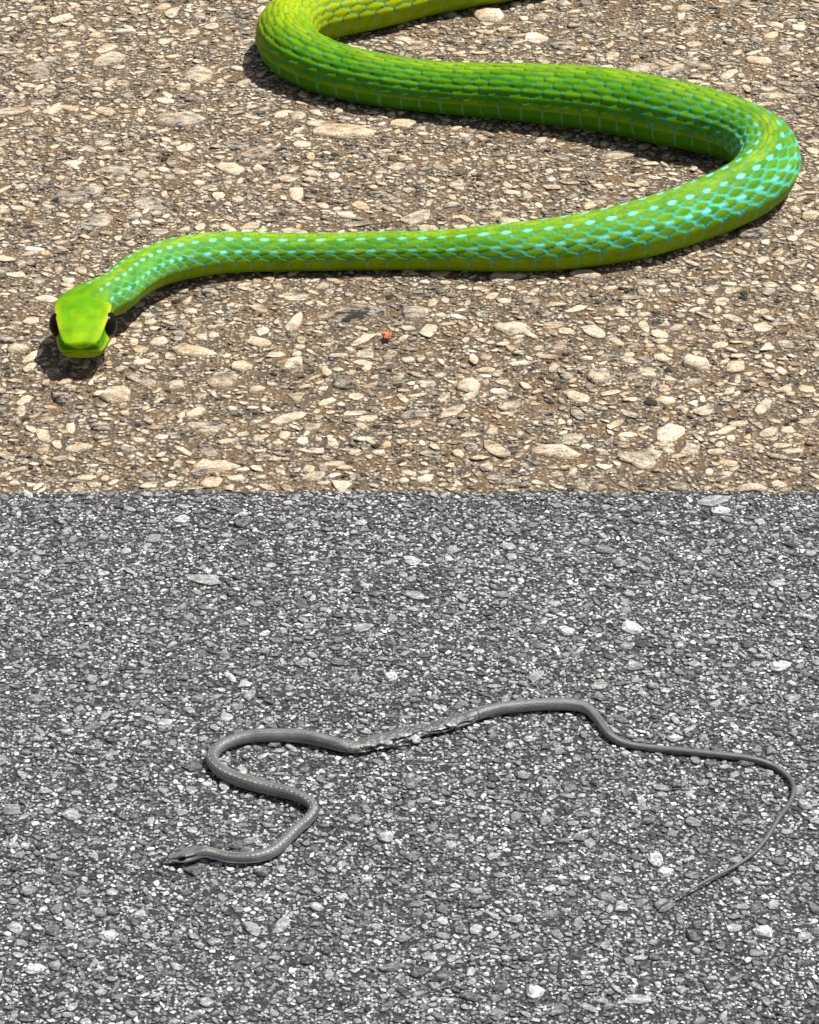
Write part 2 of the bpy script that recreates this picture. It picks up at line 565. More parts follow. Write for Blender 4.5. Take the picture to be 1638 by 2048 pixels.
build_stones(ring((-1.1, 1.1), (SEAM_Y, 3.0), W_X, W_Y, 15000, .0022, .0075, 51), warm_road, MAT_WARM, 1, 0, True, 1.0, hide_green)
build_stones(ring((-1.0, 1.0), (0.3, SEAM_Y), G_X, G_Y, 17000, .0014, .0040, 52), grey_road, MAT_GREY, -1, 0, False, 1.0, hide_grey)



# ------------------------------------------------------------------ snake builder
def catmull(P, per=24):
    P = np.asarray(P, float)
    E = np.vstack([2 * P[0] - P[1], P, 2 * P[-1] - P[-2]])
    out = []
    for k in range(1, len(E) - 2):
        p0, p1, p2, p3 = E[k - 1:k + 3]
        t = np.linspace(0, 1, per, endpoint=False)[:, None]
        d1 = max(np.linalg.norm((p2 - p1)[:3]), 1e-9)
        m1 = (p2 - p0) * d1 / max(np.linalg.norm((p2 - p0)[:3]), 1e-9)
        m2 = (p3 - p1) * d1 / max(np.linalg.norm((p3 - p1)[:3]), 1e-9)
        h00, h10 = 2 * t ** 3 - 3 * t ** 2 + 1, t ** 3 - 2 * t ** 2 + t
        h01, h11 = -2 * t ** 3 + 3 * t ** 2, t ** 3 - t ** 2
        out.append(h00 * p1 + h10 * m1 + h01 * p2 + h11 * m2)
    out.append(P[-1:])
    return np.vstack(out)


def smooth1(A, w, fix=True):
    k = np.ones(w) / w
    pad = w // 2
    B = np.vstack([np.repeat(A[:1], pad, 0), A, np.repeat(A[-1:], pad, 0)])
    return np.stack([np.convolve(B[:, c], k, 'valid') for c in range(A.shape[1])], 1)


# half outline of the trunk, top centre to belly centre, in radii; ridge at the ventral edge
TRUNK = np.array([(0, 1.0), (.36, .93), (.66, .75), (.88, .46), (.985, .12), (1.0, -.12), (.90, -.50), (.64, -.82), (.34, -.95), (0, -.97)])
_tl = np.r_[0, np.cumsum(np.linalg.norm(np.diff(TRUNK, axis=0), axis=1))]
RIDGE = float(_tl[5] / _tl[-1])
# head outlines (units of head half width) from the snout back: top, brow, cheek, upper lip, mouth line, jaw, chin
HEAD_T = [0.0, 0.06, 0.16, 0.32, 0.50, 0.68, 0.86]
HEAD_K = [
    [(0, .02), (.40, .00), (.50, -.12), (.52, -.30), (.48, -.35), (.38, -.45), (0, -.48)],
    [(0, .10), (.56, .07), (.63, -.10), (.67, -.36), (.61, -.41), (.54, -.54), (0, -.60)],
    [(0, .21), (.69, .16), (.69, -.08), (.79, -.40), (.73, -.45), (.66, -.62), (0, -.70)],
    [(0, .34), (.83, .28), (.70, .02), (.90, -.42), (.84, -.47), (.78, -.70), (0, -.78)],
    [(0, .43), (.98, .37), (.74, .06), (1.0, -.43), (.94, -.48), (.88, -.76), (0, -.84)],
    [(0, .47), (1.0, .36), (.93, .02), (1.06, -.42), (1.0, -.47), (.92, -.80), (0, -.88)],
    [(0, .48), (.84, .33), (.99, .00), (.97, -.42), (.93, -.47), (.82, -.76), (0, -.85)],
]


def loop_from_half(H, n, jit=1):
    """closed outline of n points, uniform along the outline, starting at top centre, from a half outline"""
    H = np.asarray(H, float)
    full = np.vstack([H, (H[1:-1] * [-1, 1])[::-1]])
    C = np.vstack([full, full[:1]])
    seg = np.r_[0, np.cumsum(np.linalg.norm(np.diff(C, axis=0), axis=1))]
    u = np.linspace(0, seg[-1], n, endpoint=False)
    P = np.stack([np.interp(u, seg, C[:, 0]), np.interp(u, seg, C[:, 1])], 1)
    for _ in range(jit):
        P = 0.25 * np.roll(P, 1, 0) + 0.5 * P + 0.25 * np.roll(P, -1, 0)
    return P


def head_loop(H, n):
    """outline with the same share of points between the same features on every head section"""
    share = np.array([.26, .16, .15, .05, .10, .28])
    half = n // 2
    cut = np.r_[0, np.cumsum(share)]
    u = np.arange(half + 1) / half
    H = np.asarray(H, float)
    x, z = np.interp(u, cut, H[:, 0]), np.interp(u, cut, H[:, 1])
    P = np.vstack([np.stack([x, z], 1), np.stack([-x, z], 1)[1:-1][::-1]])
    for _ in range(16):
        P = 0.25 * np.roll(P, 1, 0) + 0.5 * P + 0.25 * np.roll(P, -1, 0)
    return P, cut


def build_snake(cfg):
    n = cfg['n']
    W = cfg['W']
    # centre line in the place, with radius
    pts = []
    for (x, y, t), lift in zip(cfg['px'], cfg['lift']):
        R = t / 2 / px_per_m(at(x, y))
        c = at(x, y, R + lift)
        c = at(x, y, R + lift + float(ground_z(np.array([c[0]]), np.array([c[1]]))[0]) + cfg['seat'])
        pts.append((*c, R))
    tip = at(*cfg['snout'])
    nape = at(*cfg['nape'])
    rise = float(ground_z(np.array([nape[0]]), np.array([nape[1]]))[0]) + cfg['seat']
    tip, nape = at(cfg['snout'][0], cfg['snout'][1], cfg['snout'][2] + rise), at(cfg['nape'][0], cfg['nape'][1], cfg['nape'][2] + rise)
    head_dir = (nape - tip) / np.linalg.norm(nape - tip)
    Lh = cfg['Lh']
    nape = tip + head_dir * Lh * 0.92
    R0 = pts[0][3]
    hp = [(*(tip + head_dir * Lh * f), R0) for f in (0.0, 0.3, 0.6, 0.85)]
    C = catmull(hp + pts, 30)
    seg = np.r_[0, np.cumsum(np.linalg.norm(np.diff(C[:, :3], axis=0), axis=1))]
    tot = seg[-1]
    ds = cfg['ds']
    S = np.r_[np.linspace(0, Lh * 1.3, cfg['n_head'], endpoint=False), np.arange(Lh * 1.3, tot, ds)]
    D = np.stack([np.interp(S, seg, C[:, k]) for k in range(4)], 1)
    D[:, :4] = smooth1(D, cfg['smooth'])
    P, R = D[:, :3], D[:, 3]
    T = np.gradient(P, axis=0)
    T /= np.linalg.norm(T, axis=1)[:, None]
    B = np.cross(T, [0, 0, 1.0])
    B /= np.linalg.norm(B, axis=1)[:, None]
    U = np.cross(B, T)
    m = len(S)
    # sections
    trunk = loop_from_half(TRUNK, n, 2)
    HL = np.array([head_loop(h, n)[0] for h in HEAD_K])
    cut = head_loop(HEAD_K[0], n)[1]
    HT = np.array(HEAD_T) * Lh
    SEC = np.zeros((m, n, 2))
    flat = cfg.get('flat', lambda s: (np.ones_like(s), np.ones_like(s)))
    fw, fh = flat(S)
    for i in range(m):
        s = S[i]
        body = trunk * R[i] * [fw[i], fh[i]]
        body[:, 1] += -R[i] * (1 - fh[i]) * 0.95
        if s < Lh * 1.3:
            k = np.clip(np.searchsorted(HT, s) - 1, 0, len(HT) - 2)
            f = np.clip((s - HT[k]) / (HT[k + 1] - HT[k]), 0, 1)
            f = f * f * (3 - 2 * f) * 0.4 + f * 0.6
            h = (HL[k] * (1 - f) + HL[k + 1] * f) * W * [cfg.get('hx', 1), cfg.get('hz', 1)]
            tp = cfg.get('taper', 1.0)
            h = h * [tp + (1 - tp) * sstep(0, .55, s / Lh), (1 + tp) / 2 + (1 - tp) / 2 * sstep(0, .5, s / Lh)]
            if s < 0.05 * Lh:      # blunt round snout
                g = math.sqrt(max(1 - (1 - s / (0.05 * Lh)) ** 2, 0)) * .75 + .25 * s / (.05 * Lh)
                c0 = np.array([0, -.2 * W])
                h = c0 + (h - c0) * max(g, 0.02)
            w = sstep(0.80 * Lh, 1.22 * Lh, s)
            SEC[i] = h * (1 - w) + body * w
        else:
            SEC[i] = body
    nh = int(cfg['n_head'] * .97)
    for _ in range(cfg.get('head_soft', 22)):
        q = SEC[3:nh]
        SEC[4:nh - 1] = 0.25 * q[:-2] + 0.5 * q[1:-1] + 0.25 * q[2:]
    V = P[:, None, :] + B[:, None, :] * SEC[:, :, 0, None] + U[:, None, :] * SEC[:, :, 1, None]

    def normals(V):
        du = np.gradient(V, axis=0)
        dv = np.roll(V, -1, 1) - np.roll(V, 1, 1)
        N = np.cross(dv, du)
        N /= np.maximum(np.linalg.norm(N, axis=2), 1e-12)[:, :, None]
        cen = V.mean(1, keepdims=True)
        if ((V - cen) * N).sum() < 0:
            N = -N
        return N
    N = normals(V)
    # ---- scales
    jj = np.arange(n)
    side = np.where(jj <= n // 2, jj, jj - n)          # signed index round the body
    arc = side / (n / 2)                                # -1..1, 0 on the back
    ridge = cfg['ridge']                                # share of the half outline above the ventral edge
    rows = cfg['rows']                                  # scale rows across the back
    x = arc / ridge
    v = np.sign(x) * (np.abs(x) ** 0.88) * (rows / 2.0)
    Ls = cfg['L'](S)
    u = np.r_[0, np.cumsum(np.diff(S) / (0.5 * (Ls[1:] + Ls[:-1])))]
    Ug, Vg = np.meshgrid(u, v, indexing='ij')
    best = np.full(Ug.shape, 9.0)
    second = np.full(Ug.shape, 9.0)
    bdu = np.zeros(Ug.shape)
    bdv = np.zeros(Ug.shape)
    brow = np.zeros(Ug.shape)
    bcol = np.zeros(Ug.shape)
    r0 = np.round(Vg)
    for dr in (-1, 0, 1):
        row = r0 + dr
        o = 0.5 * (np.abs(row) % 2)
        k0 = np.round(Ug - o)
        for dk in (-1, 0, 1):
            cu = k0 + dk + o
            du = Ug - cu
            dv = Vg - row
            mm = (np.abs(du) * 1.6) ** 1.5 + (np.abs(dv) * 1.22) ** 1.5
            better = mm < best
            second = np.where(better, best, np.minimum(second, mm))
            bdu = np.where(better, du, bdu)
            bdv = np.where(better, dv, bdv)
            brow = np.where(better, row, brow)
            bcol = np.where(better, cu, bcol)
            best = np.where(better, mm, best)
    e = np.clip(second - best, 0, 1.5)
    dorsal = np.abs(arc)[None, :] < ridge
    # ventral plates: bands across the belly
    fu = Ug - np.round(Ug)
    ev = np.clip(np.abs(fu) * 2, 0, 1)
    ev = 1 - ev
    sc_amt = sstep(0.86 * Lh, 1.18 * Lh, S)[:, None]
    keel = cfg['keel'](S)[:, None]
    rel = np.where(dorsal, sstep(0.02, 0.34, e) * (0.7 - .25 * np.minimum(keel, 1)) + (bdu + 0.5) * 0.8 + keel * (1 - 1.6 * np.abs(bdv)), sstep(0.0, 0.10, 1 - ev) * 0.5)
    relief = rel * cfg['relief'] * np.minimum(R / R.max() * 1.2, 1)[:, None] * sc_amt
    if 'extra' in cfg:
        relief = relief + cfg['extra'](S[:, None], arc[None, :], R[:, None])
    V2 = V + N * relief[:, :, None]
    info = dict(S=S, arc=arc, e=e, du=bdu, dv=bdv, row=brow, col=bcol, dorsal=dorsal, ev=ev, Lh=Lh, R=R, P=P, B=B, U=U, T=T, sc=sc_amt, cut=cut, V=V2, N=N, W=W, tot=tot)
    colr = cfg['colour'](info)
    RGBA = np.concatenate([colr, np.ones(colr.shape[:2] + (1,))], 2)
    idx = np.arange(m * n).reshape(m, n)
    a = idx[:-1]
    b = idx[1:]
    Q = np.stack([a, b, np.roll(b, -1, 1), np.roll(a, -1, 1)], -1).reshape(-1, 4)
    VV = np.vstack([V2.reshape(-1, 3), P[0] - T[0] * 0.0 + U[0] * (-.2 * W), P[-1] + T[-1] * R[-1]])
    col2 = np.vstack([RGBA.reshape(-1, 4), RGBA[0, 0], RGBA[-1, 0]])
    t0, t1 = m * n, m * n + 1
    j = np.arange(n)
    Tn = np.vstack([np.stack([np.full(n, t0), idx[0, j], idx[0, (j + 1) % n]], 1), np.stack([np.full(n, t1), idx[-1, (j + 1) % n], idx[-1, j]], 1)])
    me = mesh_np(cfg['name'], VV, tris=Tn, quads=Q, attrs={'hide': ('FLOAT_COLOR', col2)}, smooth=True)
    return me, info


def hide_material(name, rough, spec, fine, coat=0.0, streak=0.0):
    m, nt, b = new_mat(name)
    c = nd(nt, 'ShaderNodeAttribute', attribute_name='hide').outputs['Color']
    geo = nd(nt, 'ShaderNodeNewGeometry').outputs['Position']
    n1 = noise(nt, geo, 140, 4, 0.6)
    c = mixc(nt, 0.8, c, ramp(nt, n1, [(0.3, 0.78), (0.5, 1.0), (0.7, 1.18)]), 'MULTIPLY')
    nt.links.new(c, b.inputs['Base Color'])
    n2 = noise(nt, geo, fine, 4, 0.65)
    nt.links.new(ramp(nt, n2, [(0.3, rough - 0.1), (0.7, rough + 0.12)]), b.inputs['Roughness'])
    b.inputs['Specular IOR Level'].default_value = spec
    b.inputs['Coat Weight'].default_value = coat
    b.inputs['Coat Roughness'].default_value = 0.3
    bump(nt, b, n2, 0.35, 0.0004)
    return m


def lerp(a, b, t):
    a, b = np.asarray(a, float), np.asarray(b, float)
    return a + (b - a) * t[..., None]


# ------------------------------------------------------------------ green snake
YEL = (0.285, 0.375, 0.001)
GRN = (0.090, 0.255, 0.001)
DKG = (0.010, 0.12, 0.008)
CYA = (0.085, 0.47, 0.33)
FLK = (0.20, 0.74, 0.72)


def green_colour(I):
    S, arc, e, du, row, dorsal, ev, Lh = I['S'], I['arc'], I['e'], I['du'], I['row'], I['dorsal'], I['ev'], I['Lh']
    f = S[:, None] / I['tot'] + 0 * arc[None, :]
    s = S[:, None] + 0 * arc[None, :]
    A = np.abs(arc)[None, :] + 0 * s
    kl = np.interp(S, [0, .3, .45, .56, .95, 1.1], [.25, .25, .5, 1, 1, .4])[:, None]
    v1 = hash2(row, I['col'] * 2, 5)
    v2 = vnoise(s * 60, arc[None, :] * 6 + 0 * s, 8)
    base = lerp(GRN, YEL, np.clip(0.15 + .45 * (1 - sstep(.0, .16, A)) + 0.62 * sstep(.22, .66, A) * (1 - .7 * kl) + 0.25 * (v1 - .5) + 0.35 * (v2 - .5), 0, 1))  # yellow along the spine includes a painted highlight on the lit top
    base = base * ((0.86 + 0.28 * v1) * (1 - .16 * kl * (1 - sstep(.565, .62, f))))[..., None]
    base = base * (1 - np.array([.22, .0, .0]) * (kl * (1 - sstep(.565, .62, f)) * sstep(.1, .25, A))[..., None])  # flank shade of the keeled loop painted in by lowering the red
    base = lerp(base, (0.028, 0.17, 0.004), sstep(.16, .5, np.abs(I['dv'])) * .58 * kl)  # shade beneath each keeled row painted as dark green row borders
    base = lerp(base, (0.04, 0.20, 0.004), sstep(.1, .5, du) * .35)  # scale shading painted as a darker hind end
    base = lerp(base, (0.34, 0.39, 0.001), sstep(.565, .62, f) * .75)
    # where the skin is stretched the blue between the scales shows
    st, bend = I['keys']
    k = np.interp(S / I['tot'], st, bend)[:, None] + 0 * A
    k = k * (0.35 + 0.65 * sstep(.06, .34, A)) * (0.75 + 0.5 * vnoise(s * 35, arc[None, :] * 4 + 0 * s, 17))
    k = np.clip(k, 0, 1)
    width = 0.12 + 0.52 * k
    ee = e - 0.42 * k * np.clip(-du, 0, .5) * 1.6
    skin = 1 - sstep(width * 0.55, width * 1.25, ee)
    skin_col = lerp(DKG, CYA, np.clip(0.02 + 1.08 * k, 0, 1))
    c = base * (1 - skin[..., None]) + skin_col * skin[..., None]
    # oblique thin blue hind edges even where it is not stretched
    thin = (1 - sstep(.03, .13, e)) * sstep(0.12, 0.30, du) * 0.75
    c = lerp(c, np.array(CYA) * 0.8, thin)
    # bright flecks at the front end of every scale in two rows
    for rr, amt, rad in ((2, 1.0, 1.0), (5, .6, .7)):
        q = np.clip(1.25 - np.hypot((du + 0.30) / 0.24, I['dv'] / 0.34), 0, 1) * (np.abs(row) == rr)
        fk = np.interp(S / I['tot'], st, I['fleck'])[:, None]
        c = lerp(c, np.array(FLK), np.clip(sstep(0.05, 0.45, q) * amt * fk * (0.5 + .8 * hash2(I['col'] * 2, row, 3)), 0, 1))
    # belly plates
    vent = lerp((0.055, 0.20, 0.004), (0.20, 0.34, 0.004), sstep(.74, .95, A))  # underside shade painted in as a darker green below the ridge
    vent = lerp(vent, YEL, ((1 - sstep(.30, .37, f)) * .6 + sstep(.59, .63, f) * .8))  # front plates yellower; lit underside of the upper loop painted yellow too
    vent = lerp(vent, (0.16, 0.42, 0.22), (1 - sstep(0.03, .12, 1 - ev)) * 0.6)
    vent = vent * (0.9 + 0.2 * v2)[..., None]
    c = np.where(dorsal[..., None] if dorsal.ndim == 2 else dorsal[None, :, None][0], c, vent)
    edge = np.exp(-((A - RIDGE + .008) / 0.014) ** 2) * 0.55
    c = lerp(c, YEL, edge * (1 - 0.5 * k))
    # head
    t = np.clip(s / Lh, 0, 2)
    cut = I['cut']
    hn = vnoise(s * 160, arc[None, :] * 14 + 0 * s, 31)
    top = lerp((0.095, 0.26, 0.002), (0.19, 0.35, 0.002), np.clip(sstep(.62, .2, t) * .7 + 1.1 * (hn - .45), 0, 1))
    head = top
    brow = np.exp(-((A - cut[1]) / 0.045) ** 2) * sstep(.12, .3, t) * (1 - sstep(.62, .8, t))
    head = lerp(head, (0.36, 0.40, 0.015), brow * 0.85)
    lor = sstep(cut[1] + .02, cut[1] + .07, A) * (1 - sstep(cut[3] - .10, cut[3] - .04, A)) * (1 - sstep(.5, .62, t))
    head = lerp(head, (0.025, 0.17, 0.01), lor * 0.7 * (.5 + hn))
    lip = sstep(cut[3] - .10, cut[3] - .05, A) * (1 - sstep(cut[3] + .0, cut[3] + .03, A))
    head = lerp(head, (0.30, 0.40, 0.004), lip * 0.9)
    under = sstep(cut[4] - .01, cut[4] + .03, A)
    head = lerp(head, (0.27, 0.37, 0.008), under * .9)
    mouth = np.exp(-((A - (cut[3] + cut[4]) / 2) / 0.014) ** 2) * (1 - sstep(.72, .8, t))
    head = lerp(head, (0.05, 0.13, 0.01), mouth * .8)
    # plate seams on the crown
    for tt, w_ in ((.20, .008), (.40, .008), (.62, .008)):
        head = lerp(head, (0.05, 0.22, 0.01), np.exp(-((t - tt - 0.25 * (A / cut[1]) ** 2 * .2) / w_) ** 2) * (A < cut[1] * .9) * .22)
    head = lerp(head, (0.05, 0.22, 0.01), np.exp(-((A - cut[1] * .45) / .012) ** 2) * sstep(.35, .42, t) * (1 - sstep(.62, .66, t)) * .3)
    for tl in np.arange(.06, .8, .09):
        head = lerp(head, (0.07, 0.18, 0.005), np.exp(-((t - tl) / .008) ** 2) * sstep(cut[3] - .09, cut[3] - .05, A) * (1 - sstep(cut[4] + .05, cut[4] + .1, A)) * .45)
    nos = np.exp(-(((t - .075) / .018) ** 2 + ((A - cut[1] - .045) / .020) ** 2))
    head = lerp(head, (0.01, 0.03, 0.005), np.clip(nos * 1.3, 0, 1))
    w = I['sc'] + 0 * A
    return head * (1 - w[..., None]) + c * w[..., None]


def make_green():
    px = GREEN_PX
    lift = [0.0125, 0.0095, 0.0065, 0.0038, 0.0018, 0.0005, 0.0] + [0.0] * (len(px) - 7)
    # place the raised neck by its own height: at() keeps the traced pixel
    st = np.array([0, .04, .08, .127, .19, .236, .283, .332, .355, .378, .43, .48, .57, .60, .65, 1.0])
    bend = np.array([.35, .6, .65, .40, .36, .62, .85, .95, .85, .5, .24, .16, .2, .15, .24, .2])
    fleck = np.array([.9, 1.1, 1.1, .9, .85, 1.0, 1.1, .9, .5, .1, 0, 0, 0, 0, .1, 0])
    cfg = dict(name='green_snake', seat=-0.0006, px=px, lift=lift, n=144, W=0.0166, Lh=0.047, snout=(160, 693, 0.0225), nape=(171, 605, 0.0240),
               ds=0.00085, n_head=90, smooth=15, ridge=RIDGE, rows=15, relief=0.0006, keel=lambda s: np.interp(s, [0, .3, .45, .56, .95, 1.1], [.1, .15, .35, .95, .95, .3]),
               L=lambda s: np.interp(s, [0, .045, .09, .16, .40, .8], [.005, .005, .008, .0112, .0125, .0132]),
               colour=lambda I: green_colour(dict(I, keys=(st, bend), fleck=fleck)))
    me, I = build_snake(cfg)
    mat = hide_material('green_hide', 0.55, 0.08, 900, 0.0)
    o = link('green_snake', me, mat, label='bright green snake with blue flecked scales, lying in loops on coarse brown stone road', category='snake')
    add_eyes(o, I, 0.50, 0.82, -0.07, 0.43, 'black')
    return o, I


def add_eyes(root, I, t, fx_, fz, r, tone, squash=0.72, longer=1.05):
    m, nt, b = new_mat('eye_' + tone)
    uvc = nd(nt, 'ShaderNodeAttribute', attribute_name='hide').outputs['Color']
    nt.links.new(uvc, b.inputs['Base Color'])
    b.inputs['Roughness'].default_value = 0.25
    b.inputs['Specular IOR Level'].default_value = 0.13
    i = int(np.argmin(np.abs(I['S'] - t * I['Lh'])))
    W = I['W']
    for sg in (1, -1):
        nu, nv = 24, 16
        V, C = [], []
        for a in range(nv + 1):
            al = a / nv * math.pi
            for q in range(nu):
                be = q / nu * 2 * math.pi
                rr = r * W
                lx = math.cos(al) * rr * squash
                ly = math.sin(al) * math.cos(be) * rr
                lz = math.sin(al) * math.sin(be) * rr
                V.append(I['P'][i] + I['B'][i] * sg * (fx_ * W + lx) + I['T'][i] * ly * longer + I['U'][i] * (fz * W + lz))
                pup = al < 0.95
                C.append((.004, .004, .004, 1) if pup else ((.007, .004, .003, 1) if tone == 'black' else (.06, .06, .06, 1)))
        Q = []
        for a in range(nv):
            for q in range(nu):
                Q.append((a * nu + q, a * nu + (q + 1) % nu, (a + 1) * nu + (q + 1) % nu, (a + 1) * nu + q))
        me = mesh_np('eye', V, quads=Q, attrs={'hide': ('FLOAT_COLOR', C)}, smooth=True)
        link('eye', me, m, parent=root)


green, GI = make_green()


# ------------------------------------------------------------------ grey snake (run over, torn in the middle)
def grey_colour(I):
    S, arc, e, du, row, dorsal, ev, Lh = I['S'], I['arc'], I['e'], I['du'], I['row'], I['dorsal'], I['ev'], I['Lh']
    s = S[:, None] + 0 * arc[None, :]
    f = s / I['tot']
    A = np.abs(arc)[None, :] + 0 * s
    v1 = hash2(row, I['col'] * 2, 5)
    streak = vnoise(s * 40, arc[None, :] * 26 + 0 * s, 4)
    g = 0.118 + 0.04 * (v1 - .5) + 0.13 * (streak - .5)
    g = g * (1 - 0.30 * (1 - sstep(.08, .22, e)))
    g = g + (0.05 + .09 * sstep(.40, .47, f) * (1 - sstep(.60, .66, f))) * sstep(.34, .58, A)  # paler lower flanks, plus a sheen painted into the middle stretch
    g = np.where(np.abs(arc)[None, :] < RIDGE, g, 0.20 + 0.03 * (streak - .5))
    g = g * (1 - 0.28 * sstep(.62, .9, f))
    # pale lower flank just above the belly edge on the hind part
    g = g + 0.16 * np.exp(-((A - .70) / .05) ** 2) * sstep(.5, .6, f)
    # white flecks on the neck
    for rr, amt in ((3, 1.0), (5, .35)):
        q = (np.abs(row) == rr) & (du < -0.08) & (du > -.44) & (np.abs(I['dv']) < .30)
        fk = np.interp(f, [0, .04, .07, .17, .26, .30, 1], [0, .5, 1, 1, .6, 0, 0])
        g = np.where(q, g + 0.42 * amt * fk * (0.5 + 0.7 * hash2(I['col'] * 2, row, 3)), g)
    # white throat running into the neck
    th = sstep(.50, .62, A) * (1 - sstep(.05, .12, f))
    g = g * (1 - th) + 0.6 * th
    t = np.clip(s / Lh, 0, 2)
    cut = I['cut']
    head = 0.105 + 0.03 * (vnoise(s * 500, arc[None, :] * 12 + 0 * s, 9) - .5)
    stripe = sstep(cut[1] + .03, cut[1] + .07, A) * (1 - sstep(cut[2] - .04, cut[2] + .01, A)) * (1 - sstep(.85, 1.15, t))
    head = head * (1 - stripe) + 0.012 * stripe
    pale = sstep(cut[2] + .0, cut[2] + .05, A)
    head = head * (1 - pale) + 0.72 * pale
    mouth = np.exp(-((A - (cut[3] + cut[4]) / 2) / 0.012) ** 2) * (1 - sstep(.6, .7, t))
    head = head * (1 - mouth * .7)
    br = np.exp(-((A - cut[1]) / .03) ** 2) * sstep(.3, .4, t) * (1 - sstep(.56, .64, t))
    head = head + 0.3 * br
    w = I['sc'] + 0 * A
    g = head * (1 - w) + g * w
    # torn skin: dark slit on the flank that faces the belly side, pale ragged rim
    for (a0, a1, arc0, wd, dk) in I['tears']:
        along = sstep(a0, a0 + .004, s) * (1 - sstep(a1 - .004, a1, s))
        wob = 0.10 * (vnoise(s * 400, 0 * s, 3) - .5) + 0.08 * (vnoise(s * 1400, 0 * s, 7) - .5)
        dd = np.abs(arc[None, :] * I['tside'] - (arc0 + wob)) / wd
        slit = along * (1 - sstep(.5, .9, dd))
        rim = along * sstep(.7, 1.0, dd) * (1 - sstep(1.3, 2.2, dd)) * sstep(.45, .6, vnoise(s * 900, arc[None, :] * 40 + 0 * s, 12))
        g = g * (1 - slit) + (dk + .10 * sstep(.55, .8, vnoise(s * 1500, arc[None, :] * 60, 2))) * slit
        g = g + 0.22 * rim
    wz = sstep(I['worn'][0], I['worn'][1], s) * (1 - sstep(I['worn'][2], I['worn'][3], s))
    pt = vnoise(s * 420, arc[None, :] * 10 + 0 * s, 61) * .6 + vnoise(s * 1300, arc[None, :] * 26 + 0 * s, 62) * .4
    near = sstep(.12, .30, arc[None, :] * I['tside'] + 0 * s)
    g = g + wz * near * (0.30 * sstep(.56, .68, pt) - g * .85 * sstep(.52, .40, pt))
    for cs in I['creases']:
        g = g + 0.20 * np.exp(-((s - cs) / .0006) ** 2) * sstep(.4, .6, vnoise(s * 0 + 2, arc[None, :] * 14 + 0 * s, 6))
    g = np.clip(g, .01, .9)
    return np.stack([g, g, g], -1)


